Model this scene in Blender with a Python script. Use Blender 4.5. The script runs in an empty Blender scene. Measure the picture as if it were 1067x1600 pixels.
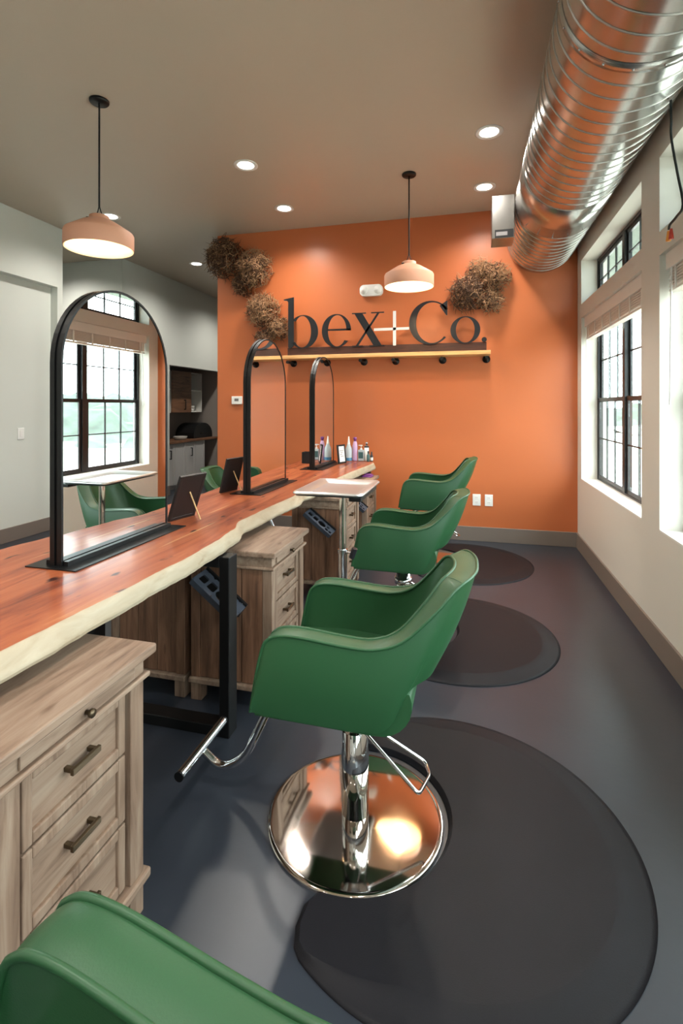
import bpy, math, random
from mathutils import Vector, Matrix
random.seed(7)
PI = math.pi
scene = bpy.context.scene
COL = scene.collection

# ------------------------------------------------------------------ camera
cam_data = bpy.data.cameras.new('camera')
cam = bpy.data.objects.new('camera', cam_data)
COL.objects.link(cam)
cam_data.sensor_fit = 'VERTICAL'
cam_data.sensor_height = 36.0
cam_data.sensor_width = 24.0
cam_data.lens = 36.0 * 783.0 / 1600.0
cam_data.shift_y = -165.0 / 1600.0
cam_data.clip_start = 0.05
cam_data.clip_end = 400
cam.location = (0, 0, 1.5)
cam.rotation_euler = (PI / 2, 0, math.radians(14.47))
scene.camera = cam

# ------------------------------------------------------------------ world and exposure
world = bpy.data.worlds.new('overcast_sky')
scene.world = world
world.use_nodes = True
wn = world.node_tree.nodes
wn['Background'].inputs['Color'].default_value = (0.86, 0.94, 1.0, 1)
wn['Background'].inputs['Strength'].default_value = 11.0
vs = scene.view_settings
vs.view_transform = 'Standard'
vs.look = 'None'
vs.exposure = 0.30
vs.gamma = 1.0
vs.use_curve_mapping = False
DOWN_W = 58.0        # recessed downlights
PEND_W = 6.0        # pendant bulbs

# ------------------------------------------------------------------ materials
MATS = {}
def lin(r, g, b):
    f = lambda c: (c / 255 / 12.92) if c / 255 <= 0.04045 else ((c / 255 + 0.055) / 1.055) ** 2.4
    return (f(r), f(g), f(b), 1)

def mat(name, rgb, rough=0.5, metal=0.0, spec=0.5, emit=None, estr=0.0, bump=0.0, bscale=60.0, var=0.0, vscale=4.0, coat=0.0):
    m = bpy.data.materials.new(name)
    m.use_nodes = True
    nt = m.node_tree
    p = nt.nodes['Principled BSDF']
    c = lin(*rgb)
    p.inputs['Base Color'].default_value = c
    p.inputs['Roughness'].default_value = rough
    p.inputs['Metallic'].default_value = metal
    p.inputs['Specular IOR Level'].default_value = spec
    p.inputs['Coat Weight'].default_value = coat
    p.inputs['Coat Roughness'].default_value = 0.1
    if emit:
        p.inputs['Emission Color'].default_value = lin(*emit)
        p.inputs['Emission Strength'].default_value = estr
    tc = None
    if bump or var:
        tc = nt.nodes.new('ShaderNodeTexCoord')
    if var:
        n = nt.nodes.new('ShaderNodeTexNoise')
        n.inputs['Scale'].default_value = vscale
        n.inputs['Detail'].default_value = 5
        nt.links.new(tc.outputs['Object'], n.inputs['Vector'])
        r = nt.nodes.new('ShaderNodeValToRGB')
        r.color_ramp.elements[0].position = 0.3
        r.color_ramp.elements[1].position = 0.7
        r.color_ramp.elements[0].color = tuple(v * (1 - var) for v in c[:3]) + (1,)
        r.color_ramp.elements[1].color = tuple(min(1, v * (1 + var)) for v in c[:3]) + (1,)
        nt.links.new(n.outputs['Fac'], r.inputs['Fac'])
        nt.links.new(r.outputs['Color'], p.inputs['Base Color'])
    if bump:
        n2 = nt.nodes.new('ShaderNodeTexNoise')
        n2.inputs['Scale'].default_value = bscale
        n2.inputs['Detail'].default_value = 3
        nt.links.new(tc.outputs['Object'], n2.inputs['Vector'])
        b = nt.nodes.new('ShaderNodeBump')
        b.inputs['Strength'].default_value = bump
        b.inputs['Distance'].default_value = 0.01
        nt.links.new(n2.outputs['Fac'], b.inputs['Height'])
        nt.links.new(b.outputs['Normal'], p.inputs['Normal'])
    MATS[name] = m
    return m

def wood(name, cols, axis='Y', stretch=14.0, scale=3.0, rough=0.5, coat=0.0, knots=(), bump=0.15, streaks=()):
    """grain running along an axis; cols = list of (pos, rgb)"""
    m = bpy.data.materials.new(name)
    m.use_nodes = True
    nt = m.node_tree
    p = nt.nodes['Principled BSDF']
    p.inputs['Roughness'].default_value = rough
    p.inputs['Coat Weight'].default_value = coat
    p.inputs['Coat Roughness'].default_value = 0.14
    tc = nt.nodes.new('ShaderNodeTexCoord')
    mp = nt.nodes.new('ShaderNodeMapping')
    s = [stretch] * 3
    s['XYZ'.index(axis)] = 1.0
    mp.inputs['Scale'].default_value = s
    nt.links.new(tc.outputs['Object'], mp.inputs['Vector'])
    n = nt.nodes.new('ShaderNodeTexNoise')
    n.inputs['Scale'].default_value = scale
    n.inputs['Detail'].default_value = 7
    n.inputs['Roughness'].default_value = 0.6
    n.inputs['Distortion'].default_value = 0.6
    nt.links.new(mp.outputs['Vector'], n.inputs['Vector'])
    r = nt.nodes.new('ShaderNodeValToRGB')
    el = r.color_ramp.elements
    while len(el) < len(cols):
        el.new(0.5)
    for e, (pos, c) in zip(el, cols):
        e.position = pos
        e.color = lin(*c)
    nt.links.new(n.outputs['Fac'], r.inputs['Fac'])
    out = r.outputs['Color']
    for kn in [q for q in (knots, streaks) if q]:
        v = nt.nodes.new('ShaderNodeTexNoise')
        mp2 = nt.nodes.new('ShaderNodeMapping')
        s2 = [kn[2]] * 3
        s2['XYZ'.index(axis)] = 1.0
        mp2.inputs['Scale'].default_value = s2
        nt.links.new(tc.outputs['Object'], mp2.inputs['Vector'])
        nt.links.new(mp2.outputs['Vector'], v.inputs['Vector'])
        v.inputs['Scale'].default_value = kn[3]
        v.inputs['Detail'].default_value = 2
        rr = nt.nodes.new('ShaderNodeValToRGB')
        rr.color_ramp.elements[0].position = kn[1]
        rr.color_ramp.elements[1].position = kn[1] + 0.07
        nt.links.new(v.outputs['Fac'], rr.inputs['Fac'])
        mx = nt.nodes.new('ShaderNodeMix')
        mx.data_type = 'RGBA'
        nt.links.new(rr.outputs['Color'], mx.inputs['Factor'])
        nt.links.new(out, mx.inputs['A'])
        mx.inputs['B'].default_value = lin(*kn[0])
        out = mx.outputs['Result']
    nt.links.new(out, p.inputs['Base Color'])
    b = nt.nodes.new('ShaderNodeBump')
    b.inputs['Strength'].default_value = bump
    b.inputs['Distance'].default_value = 0.004
    nt.links.new(n.outputs['Fac'], b.inputs['Height'])
    nt.links.new(b.outputs['Normal'], p.inputs['Normal'])
    MATS[name] = m
    return m

mat('wall_white', (214, 210, 200), 0.6, bump=0.05, bscale=200)
mat('wall_cool', (212, 215, 208), 0.6, bump=0.05, bscale=200)
mat('orange', (192, 106, 62), 0.36, bump=0.05, bscale=200)
mat('ceiling', (188, 174, 156), 0.34, bump=0.04, bscale=120)
mat('floor', (46, 50, 58), 0.33, var=0.10, vscale=3.0, bump=0.03, bscale=30)
mat('baseboard', (122, 111, 103), 0.5)
mat('black_metal', (10, 10, 11), 0.42, spec=0.4)
mat('window_black', (26, 26, 28), 0.4)
mat('mirror', (236, 238, 236), 0.0, metal=1.0)
mat('chrome', (225, 226, 228), 0.07, metal=1.0)
mat('steel', (205, 206, 208), 0.2, metal=1.0)
mat('satin_steel', (228, 228, 228), 0.33, metal=1.0)
mat('leather', (34, 78, 45), 0.42, bump=0.04, bscale=350, spec=0.6)
mat('mat_rubber', (25, 24, 28), 0.5, spec=0.18, bump=0.08, bscale=260, var=0.08, vscale=6)
mat('white_plastic', (235, 234, 230), 0.4)
mat('white_paint', (226, 224, 218), 0.45)
mat('beige_blind', (230, 220, 210), 0.6)
mat('bronze', (92, 78, 60), 0.35, metal=0.8)
mat('clay', (206, 150, 122), 0.6, bump=0.05)
mat('shade_inside', (250, 232, 200), 0.5)
mat('bulb', (255, 226, 180), 0.5, emit=(255, 214, 160), estr=18.0)
mat('diffuser', (255, 255, 255), 0.5, emit=(255, 250, 240), estr=9.0)
mat('twig', (172, 132, 96), 0.8)
mat('twig_dark', (92, 64, 46), 0.8)
mat('letter_steel', (62, 64, 68), 0.30, metal=0.75)
mat('letter_plus', (222, 222, 220), 0.35, metal=0.2)
mat('iron', (24, 23, 23), 0.5, metal=0.4)
mat('holder', (70, 75, 86), 0.45, metal=0.3)
mat('frame_brown', (20, 11, 10), 0.5)
mat('easel', (200, 160, 110), 0.6)
mat('paper', (235, 232, 228), 0.6)
mat('ink', (120, 116, 116), 0.6)
mat('lilac', (206, 170, 206), 0.3)
mat('purple', (120, 60, 130), 0.4)
mat('clear_plastic', (186, 196, 200), 0.25)
mat('blue_liquid', (70, 130, 170), 0.25)
mat('dark_plastic', (30, 30, 34), 0.35)
mat('teal_label', (60, 92, 92), 0.4)
mat('galvanized', (190, 188, 184), 0.24, metal=1.0, var=0.08, vscale=7)
mat('seam', (196, 194, 190), 0.32, metal=1.0)
mat('wire_black', (16, 22, 20), 0.5)
mat('nut_red', (180, 50, 30), 0.4)
mat('nut_orange', (220, 140, 50), 0.4)
mat('cab_white', (200, 198, 196), 0.5)
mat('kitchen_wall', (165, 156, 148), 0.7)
mat('black_soft', (10, 10, 11), 0.5)
mat('glass_dish', (170, 165, 158), 0.2)
mat('eave_paint', (92, 102, 92), 0.7)
mat('foliage', (66, 78, 68), 0.9, var=0.35, vscale=0.8)
mat('pale_gravel', (196, 192, 180), 0.9)
wood('cedar', [(0.26, (78, 30, 18)), (0.38, (132, 60, 34)), (0.50, (160, 82, 48)), (0.64, (174, 98, 60)), (0.76, (192, 128, 84))],
     'Y', 9.0, 1.8, rough=0.45, coat=0.3, knots=((62, 26, 20), 0.66, 2.4, 6.5), bump=0.02, streaks=((214, 168, 116), 0.685, 26.0, 0.9))
MATS['cedar'].node_tree.nodes['Principled BSDF'].inputs['Specular IOR Level'].default_value = 0.3
wood('sapwood', [(0.25, (120, 92, 62)), (0.40, (160, 144, 120)), (0.7, (174, 160, 138))], 'Y', 4.0, 5.0, rough=0.6, knots=((110, 84, 60), 0.70, 3, 6), bump=0.4)
wood('pine', [(0.25, (176, 122, 70)), (0.5, (222, 172, 112)), (0.75, (236, 196, 140))], 'X', 14, 3, rough=0.5)
wood('dark_board', [(0.3, (40, 20, 14)), (0.7, (78, 40, 26))], 'X', 14, 4, rough=0.5)
wood('weathered_y', [(0.25, (84, 60, 46)), (0.45, (130, 105, 87)), (0.7, (152, 130, 111))], 'Y', 10, 3, rough=0.6, knots=((96, 70, 52), 0.73, 4, 5))
wood('weathered_z', [(0.25, (80, 56, 42)), (0.45, (128, 103, 85)), (0.7, (150, 128, 109))], 'Z', 10, 3, rough=0.6, knots=((96, 70, 52), 0.73, 4, 5))
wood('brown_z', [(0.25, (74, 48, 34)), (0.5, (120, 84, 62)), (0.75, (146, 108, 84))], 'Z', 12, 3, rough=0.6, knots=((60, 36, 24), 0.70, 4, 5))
wood('brown_y', [(0.25, (88, 60, 44)), (0.5, (130, 96, 74)), (0.75, (152, 116, 92))], 'X', 12, 3, rough=0.6)
wood('oak_door', [(0.25, (80, 52, 34)), (0.5, (118, 80, 54)), (0.75, (140, 98, 68))], 'Y', 8, 3, rough=0.5)

def turned_steel():
    m = mat('turned_steel', (224, 214, 206), 0.06, metal=1.0)
    nt = m.node_tree; p = nt.nodes['Principled BSDF']
    t = nt.nodes.new('ShaderNodeTangent'); t.direction_type = 'RADIAL'; t.axis = 'Z'
    nt.links.new(t.outputs['Tangent'], p.inputs['Tangent'])
    p.inputs['Anisotropic'].default_value = 0.5
turned_steel()
def glass_mat():
    m = bpy.data.materials.new('pane_glass')
    m.use_nodes = True
    nt = m.node_tree
    for n in list(nt.nodes):
        if n.type != 'OUTPUT_MATERIAL':
            nt.nodes.remove(n)
    out = nt.nodes['Material Output']
    t = nt.nodes.new('ShaderNodeBsdfTransparent')
    t.inputs['Color'].default_value = (0.93, 0.97, 0.95, 1)
    g = nt.nodes.new('ShaderNodeBsdfGlossy')
    g.inputs['Roughness'].default_value = 0.02
    lw = nt.nodes.new('ShaderNodeLayerWeight')
    lw.inputs['Blend'].default_value = 0.5
    pw = nt.nodes.new('ShaderNodeMath'); pw.operation = 'POWER'
    nt.links.new(lw.outputs['Facing'], pw.inputs[0]); pw.inputs[1].default_value = 5.0
    f = nt.nodes.new('ShaderNodeMath'); f.operation = 'MULTIPLY_ADD'
    nt.links.new(pw.outputs[0], f.inputs[0]); f.inputs[1].default_value = 0.5; f.inputs[2].default_value = 0.03
    mx = nt.nodes.new('ShaderNodeMixShader')
    nt.links.new(f.outputs[0], mx.inputs['Fac'])
    nt.links.new(t.outputs['BSDF'], mx.inputs[1])
    nt.links.new(g.outputs['BSDF'], mx.inputs[2])
    nt.links.new(mx.outputs['Shader'], out.inputs['Surface'])
    MATS['glass'] = m
glass_mat()

# ------------------------------------------------------------------ mesh helpers
class MB:
    def __init__(s):
        s.v = []; s.f = []; s.mi = []; s.sm = []
    def add(s, verts, faces, m=0, smooth=False):
        o = len(s.v)
        s.v += [tuple(v) for v in verts]
        for f in faces:
            s.f.append([i + o for i in f]); s.mi.append(m); s.sm.append(smooth)
        return s
    def box(s, x0, x1, y0, y1, z0, z1, m=0):
        return s.add([(x0, y0, z0), (x1, y0, z0), (x1, y1, z0), (x0, y1, z0), (x0, y0, z1), (x1, y0, z1), (x1, y1, z1), (x0, y1, z1)],
                     [(0, 3, 2, 1), (4, 5, 6, 7), (0, 1, 5, 4), (1, 2, 6, 5), (2, 3, 7, 6), (3, 0, 4, 7)], m)
    def grid(s, rows, closed=False, m=0, smooth=True, flip=False):
        n = len(rows[0]); vs_ = [p for r in rows for p in r]; fs = []
        for i in range(len(rows) - 1):
            for j in range(n if closed else n - 1):
                k = (j + 1) % n
                q = (i * n + j, i * n + k, (i + 1) * n + k, (i + 1) * n + j)
                fs.append(q[::-1] if flip else q)
        return s.add(vs_, fs, m, smooth)
    def tube(s, path, r, n=10, closed=False, m=0, cap=True, rads=None):
        P = [Vector(p) for p in path]; rows = []
        up = None
        N = len(P)
        for i in range(N):
            a = P[(i - 1) % N] if (closed or i > 0) else P[i]
            b = P[(i + 1) % N] if (closed or i < N - 1) else P[i]
            t = (b - a).normalized()
            if up is None:
                up = Vector((0, 0, 1)) if abs(t.z) < 0.9 else Vector((1, 0, 0))
            side = t.cross(up).normalized()
            up = side.cross(t).normalized()
            rr = rads[i] if rads else r
            rows.append([tuple(P[i] + side * math.cos(2 * PI * k / n) * rr + up * math.sin(2 * PI * k / n) * rr) for k in range(n)])
        if closed:
            rows.append(rows[0])
        s.grid(rows, True, m, True)
        if cap and not closed:
            s.add(rows[0], [tuple(range(n))], m)
            s.add(rows[-1], [tuple(range(n))[::-1]], m)
        return s
    def lathe(s, prof, n=32, c=(0, 0, 0), m=0, smooth=True):
        rows = [[(c[0] + r * math.cos(2 * PI * k / n), c[1] + r * math.sin(2 * PI * k / n), c[2] + z) for k in range(n)] for r, z in prof]
        return s.grid(rows, True, m, smooth)
    def prism(s, poly, fn, d0, d1, m=0, smooth_side=False):
        """poly: 2D points; fn(u,v,d)->xyz"""
        n = len(poly)
        a = [fn(u, v, d0) for u, v in poly]; b = [fn(u, v, d1) for u, v in poly]
        s.add(a, [tuple(range(n))[::-1]], m); s.add(b, [tuple(range(n))], m)
        return s.add(a + b, [(i, (i + 1) % n, n + (i + 1) % n, n + i) for i in range(n)], m, smooth_side)
    def mesh(s, name, mats):
        me = bpy.data.meshes.new(name)
        me.from_pydata(s.v, [], s.f)
        for k in (mats if isinstance(mats, (list, tuple)) else [mats]):
            me.materials.append(MATS[k])
        me.polygons.foreach_set('material_index', s.mi)
        me.polygons.foreach_set('use_smooth', s.sm)
        me.update()
        return me
    def build(s, name, mats, parent=None, loc=None, bevel=0, rot=None):
        return put(name, s.mesh(name, mats), parent, loc, bevel, rot)

def put(name, me, parent=None, loc=None, bevel=0, rot=None):
    o = bpy.data.objects.new(name, me)
    COL.objects.link(o)
    if parent: o.parent = parent
    if loc: o.location = loc
    if rot: o.rotation_euler = rot
    if bevel:
        b = o.modifiers.new('bevel', 'BEVEL'); b.width = bevel; b.segments = 2; b.limit_method = 'ANGLE'; b.angle_limit = math.radians(40)
    return o

def tag(o, label, cat, group=None):
    o['label'] = label; o['category'] = cat
    if group: o['group'] = group
    return o
def struct(o, label=None):
    o['kind'] = 'structure'
    if label: o['label'] = label
    return o
def empty(name, loc=(0, 0, 0), rz=0):
    o = bpy.data.objects.new(name, None); COL.objects.link(o)
    o.location = loc; o.rotation_euler = (0, 0, rz); o.empty_display_size = 0.1
    return o
def copy_tree(o, parent=None):
    c = o.copy(); COL.objects.link(c); c.parent = parent
    for ch in [x for x in bpy.data.objects if x.parent == o]:
        copy_tree(ch, c)
    return c
def spline(pts, n):
    """catmull-rom resample, n segments per span"""
    P = [Vector(p) for p in pts]; out = []
    for i in range(len(P) - 1):
        p0 = P[i - 1] if i else P[0] * 2 - P[1]
        p1, p2 = P[i], P[i + 1]
        p3 = P[i + 2] if i + 2 < len(P) else P[-1] * 2 - P[-2]
        for k in range(n):
            t = k / n
            out.append(0.5 * ((2 * p1) + (p2 - p0) * t + (2 * p0 - 5 * p1 + 4 * p2 - p3) * t * t + (3 * p1 - p0 - 3 * p2 + p3) * t ** 3))
    out.append(P[-1])
    return out
def fillet(pts, r, n=5):
    P = [Vector(p) for p in pts]; out = [P[0]]
    for i in range(1, len(P) - 1):
        a = (P[i - 1] - P[i]); b = (P[i + 1] - P[i])
        d = min(r, a.length * 0.49, b.length * 0.49)
        p, q = P[i] + a.normalized() * d, P[i] + b.normalized() * d
        for k in range(n + 1):
            t = k / n
            out.append(p * (1 - t) ** 2 + P[i] * 2 * t * (1 - t) + q * t * t)
    out.append(P[-1])
    return out

# ------------------------------------------------------------------ room shell
H = 3.67
XR = 1.10          # window wall face
YB = 5.79          # orange wall face
struct(MB().box(-8, 1.34, -3.6, 10.4, -0.2, 0).build('floor', 'floor'), 'smooth dark grey floor')
struct(MB().box(-8, 1.34, -3.6, 10.4, H, H + 0.2).build('ceiling', 'ceiling'), 'greige painted ceiling')

WIN = [(3.73, 5.61), (1.52, 3.40), (-0.69, 1.19), (-2.90, -1.02)]
SILL, HEAD, TSILL, THEAD = 0.745, 2.41, 2.55, 3.0
w = MB()
x0, x1 = XR, 1.34
edges = [-3.6] + [v for a, b in reversed(WIN) for v in (a, b)] + [10.4]
for i in range(0, len(edges), 2):
    w.box(x0, x1, edges[i], edges[i + 1], 0, H)
for a, b in WIN:
    w.box(x0, x1, a, b, 0, SILL)
    w.box(x0, x1, a, b, HEAD, TSILL)
    w.box(x0, x1, a, b, THEAD, H)
struct(w.build('wall_right', 'wall_white'), 'off white window wall with deep recessed openings')
struct(MB().box(-3.125, XR, YB, YB + 0.13, 0, H).build('wall_back', 'orange'), 'burnt orange accent wall')
# left side: near wall with a shallow recess, passage, far wall with kitchenette opening
w = MB()
w.box(-5.05, -4.95, -3.6, 5.10, 0, H)
w.box(-4.95, -4.85, -3.6, 5.10, 2.945, H)
w.box(-4.95, -4.85, 5.02, 5.10, 0, 2.945)
w.box(-4.95, -4.85, -3.6, 1.0, 0, 2.945)
struct(w.build('wall_left', 'wall_cool'), 'pale wall with shallow recess below a soffit')
w = MB()
w.box(-8, -4.94, 6.30, 6.42, 0, H)
w.box(-5.06, -4.94, 6.42, 7.49, 0, H)
w.box(-5.06, -4.94, 7.49, 9.45, 2.205, H)
w.box(-5.06, -4.94, 9.45, 10.4, 0, H)
struct(w.build('wall_passage', 'wall_cool'), 'pale wall with kitchenette opening')
w = MB()
w.box(-5.85, -5.75, 7.3, 9.6, 0, 2.5)
w.box(-5.75, -5.06, 7.30, 7.42, 0, 2.5)
w.box(-5.75, -5.06, 9.50, 9.6, 0, 2.5)
w.box(-5.85, -5.06, 7.3, 9.6, 2.3, 2.5)
struct(w.build('wall_kitchenette', 'kitchen_wall'), 'shaded grey kitchenette recess')
struct(MB().box(-8, 1.34, -3.72, -3.6, 0, H).build('wall_rear', 'wall_white'))
struct(MB().box(-8.1, 1.34, 10.4, 10.5, 0, H).build('wall_far', 'wall_cool'))
struct(MB().box(-8.1, -8, -3.6, 10.4, 0, H).build('wall_outer_left', 'wall_cool'))
BH = 0.16
def base(name, *b):
    struct(MB().box(*b).build(name, 'baseboard', bevel=0.004))
base('baseboard_right', XR - 0.016, XR, -3.6, YB, 0, BH)
base('baseboard_back', -3.125, XR - 0.016, YB - 0.016, YB, 0, BH)
base('baseboard_left', -4.95, -4.934, 1.0, 5.02, 0, BH)
base('baseboard_passage', -4.94, -4.924, 6.30, 7.49, 0, BH)

# ------------------------------------------------------------------ windows
FX0, FX1 = 1.25, 1.30
def wbox(par, name, y0, y1, z0, z1, x0=FX0, x1=FX1, m='window_black', bev=0.003):
    return MB().box(x0, x1, y0, y1, z0, z1).build(name, m, par, bevel=bev)
def sash(par, y0, y1, z0, z1, xa, xb, cols, rows, panes=True):
    t = 0.035
    m = MB()
    m.box(xa, xb, y0, y0 + t, z0, z1); m.box(xa, xb, y1 - t, y1, z0, z1)
    m.box(xa, xb, y0 + t, y1 - t, z0, z0 + t); m.box(xa, xb, y0 + t, y1 - t, z1 - t, z1)
    s = m.build('sash', 'window_black', par)
    gy0, gy1, gz0, gz1 = y0 + t, y1 - t, z0 + t, z1 - t
    xm = (xa + xb) / 2
    if not panes:
        MB().box(xm - .003, xm + .003, gy0, gy1, gz0, gz1).build('pane', 'glass', s); return
    cw, rh, b = (gy1 - gy0) / cols, (gz1 - gz0) / rows, 0.006
    for i in range(1, cols):
        MB().box(xm - .008, xm + .008, gy0 + i * cw - b, gy0 + i * cw + b, gz0, gz1).build('muntin', 'window_black', s)
    for j in range(1, rows):
        MB().box(xm - .0075, xm + .0075, gy0, gy1, gz0 + j * rh - b, gz0 + j * rh + b).build('muntin', 'window_black', s)
    pm = MB().box(-.003, .003, -cw / 2 + b, cw / 2 - b, -rh / 2 + b, rh / 2 - b).mesh('pane', 'glass')
    for i in range(cols):
        for j in range(rows):
            put('pane', pm, s, (xm, gy0 + (i + .5) * cw, gz0 + (j + .5) * rh))
for k, (a, b) in enumerate(WIN):
    W = struct(empty('window_%d' % (k + 1), (0, 0, 0)))
    full = k < 2
    c = (a + b) / 2
    for (z0, z1, up) in ((SILL, HEAD, False), (TSILL, THEAD, True)):
        wbox(W, 'frame', a, a + .03, z0, z1); wbox(W, 'frame', b - .03, b, z0, z1)
        wbox(W, 'frame', a + .03, b - .03, z0, z0 + .03); wbox(W, 'frame', a + .03, b - .03, z1 - .03, z1)
        wbox(W, 'mullion', c - .035, c + .035, z0 + .03, z1 - .03, FX0 - .01)
        for (ya, yb) in ((a + .03, c - .035), (c + .035, b - .03)):
            if up:
                sash(W, ya, yb, z0 + .03, z1 - .03, 1.262, 1.285, 3, 2, full)
            else:
                zm = 1.565
                sash(W, ya, yb, z0 + .03, zm + .02, 1.255, 1.273, 3, 2, full)
                sash(W, ya, yb, zm - .02, z1 - .03, 1.276, 1.294, 3, 2, full)
    st = MB().box(XR - 0.0, FX0, a, b, SILL, SILL + 0.012).build('window_sill', 'white_paint', W)

BL = ['white slatted blind raised above the window nearest the orange wall',
      'white slatted blind raised above the second window from the orange wall',
      'white raised blind in third window from the orange wall', 'white raised blind in fourth window from the orange wall']
def blind(k):
    a, b = WIN[k]
    B = empty('window_blind', (1.17, (a + b) / 2, HEAD))
    tag(B, BL[k], 'blind', 'raised window blinds')
    L = (b - a) / 2 - .03
    MB().box(-.045, -.03, -L - .01, L + .01, -.10, 0).build('valance', 'white_paint', B, bevel=.004)
    MB().box(-.03, .03, -L, L, -.05, 0).build('headrail', 'white_paint', B)
    sm = MB().box(-.027, .027, -L, L, -.0025, .0025).mesh('slat', 'beige_blind')
    for i in range(14):
        put('slat', sm, B, (0.002 * (-1) ** i, 0, -.09 - i * .0085))
    MB().box(-.03, .03, -L, L, -.232, -.214).build('bottom_rail', 'beige_blind', B, bevel=.003)
    for q in range(7):
        y = -L + .1 + q * (2 * L - .2) / 6
        MB().box(-.033, -.029, y - .012, y + .012, -.225, -.05).build('ladder_tape', 'white_paint', B)
    MB().tube([(-.04, L - .07, -.05), (-.045, L - .06, -.9)], .005, 8).build('tilt_wand', 'white_plastic', B)
for k in range(2):
    blind(k)

# sampling portals at the openings (they emit nothing of their own)
for k, (a, b) in enumerate(WIN):
    for z0, z1 in ((SILL, HEAD), (TSILL, THEAD)):
        l = bpy.data.lights.new('window_portal', 'AREA')
        l.shape = 'RECTANGLE'; l.size = b - a; l.size_y = z1 - z0
        l.cycles.is_portal = True
        o = bpy.data.objects.new('window_portal', l); COL.objects.link(o)
        o.location = (1.345, (a + b) / 2, (z0 + z1) / 2)
        o.rotation_euler = Matrix(((0, 0, 1), (1, 0, 0), (0, 1, 0))).to_euler()

# ------------------------------------------------------------------ outdoors seen through the windows
g = MB()
rows = []
R = random.Random(3)
for i in range(40):
    x = 14 + i * 2.2
    row = []
    for j in range(90):
        y = -70 + j * 2.4
        z = -2.2 + min(i, 16) * 0.26 + 1.3 * math.sin(x * .31 + 1.3 * math.sin(y * .13)) * math.cos(y * .27 + x * .1) + R.uniform(-.7, .7)
        row.append((x + R.uniform(-.6, .6), y + R.uniform(-.6, .6), z))
    rows.append(row)
g.grid(rows, m=0, smooth=True)
o = struct(g.build('hillside', 'foliage'), 'hazy tree covered hillside outside the windows')
struct(MB().box(1.6, 140, -120, 160, -1.3, -1.1).build('ground_outside', 'pale_gravel'))

struct(MB().box(1.34, 2.15, -3.7, 10.5, 3.12, 3.25).build('roof_overhang', 'eave_paint'), 'pale roof overhang outside the windows')

# ------------------------------------------------------------------ live-edge cedar worktop
ZT, ZU = 0.89, 0.825
front = [(-0.5, -1.13), (0.4, -1.12), (.99, -1.126), (1.18, -1.121), (1.44, -1.11), (1.83, -1.104), (2.06, -1.113), (2.26, -1.134), (2.44, -1.182), (2.82, -1.18),
         (3.05, -1.167), (3.22, -1.163), (3.36, -1.185), (3.55, -1.155), (4.0, -1.107), (4.4, -1.085), (4.76, -1.058), (5.0, -1.035), (5.28, -1.012), (5.40, -1.035), (5.56, -1.13)]
back = [(-0.5, -1.95), (0.8, -1.96), (1.7, -1.945), (1.94, -1.907), (2.5, -1.84), (2.96, -1.80), (3.19, -1.818), (3.57, -1.842), (4.0, -1.83), (4.72, -1.831), (5.2, -1.85), (5.56, -1.86)]
def interp(tab, y):
    for (a, va), (b, vb) in zip(tab, tab[1:]):
        if a <= y <= b:
            t = (y - a) / (b - a); t = t * t * (3 - 2 * t)
            return va + (vb - va) * t
    return tab[-1][1]
N = 190
R = random.Random(5)
ys = [-0.5 + 6.06 * i / N for i in range(N + 1)]
nf = [R.uniform(-1, 1) for _ in ys]; nb = [R.uniform(-1, 1) for _ in ys]
sm_ = lambda a, i: sum(a[max(0, min(N, i + k))] for k in (-2, -1, 0, 1, 2)) / 5
sec = []
for i, y in enumerate(ys):
    xf = interp(front, y) + sm_(nf, i) * .008
    xb = interp(back, y) + sm_(nb, i) * .01
    bl = 0.030 + 0.018 * math.sin(y * 2.1 + 1) + sm_(nb, i) * .008
    zu = ZU + sm_(nf, (i * 3) % N) * .003
    sec.append([(xb - .012, y, ZT - .004), (xb, y, ZT), (xf - .006, y, ZT), (xf, y, ZT - .003),
                (xf + bl * .45, y, ZT - .022), (xf + bl * .8, y, ZT - .042), (xf + bl, y, zu + .012), (xf + bl * .75, y, zu), (xb + .02, y, zu), (xb - .03, y, zu + .02), (xb - .03, y, ZT - .03)])
s = MB()
n = len(sec[0])
vs_ = [p for r in sec for p in r]
for j in range(n):
    k = (j + 1) % n
    fs = [(i * n + j, i * n + k, (i + 1) * n + k, (i + 1) * n + j) for i in range(N)]
    top = j == 1
    o_ = len(s.v)
    if j == 0:
        s.v += vs_
    s.f += [list(f[::-1]) for f in fs]; s.mi += [0 if top else 1] * len(fs); s.sm += [not top and j not in (6, 7)] * len(fs)
s.f.append([i for i in range(n)]); s.mi.append(1); s.sm.append(False)
s.f.append([N * n + i for i in range(n)][::-1]); s.mi.append(1); s.sm.append(False)
wt = s.build('live_edge_worktop', ['cedar', 'sapwood'])
tag(wt, 'long red cedar slab worktop with pale live edge', 'worktop')

def trestle(y, label):
    T = empty('table_trestle', (-1.44, y, 0))
    tag(T, label, 'table leg', 'black steel worktop legs')
    h = ZU
    for x in (-.36, .36):
        MB().box(x - .025, x + .025, -.04, .04, 0, h - .008).build('leg', 'black_metal', T, bevel=.004)
    MB().box(-.335, .335, -.04, .04, 0.0, .05).build('floor_bar', 'black_metal', T, bevel=.004)
    MB().box(-.335, .335, -.04, .04, h - .058, h - .008).build('top_bar', 'black_metal', T, bevel=.004)
trestle(2.10, 'black steel trestle leg under the worktop beside the nearest full green chair')
trestle(-0.15, 'black steel trestle leg under the near end of the worktop')
trestle(5.35, 'black steel trestle leg under the far end of the worktop')

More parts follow.
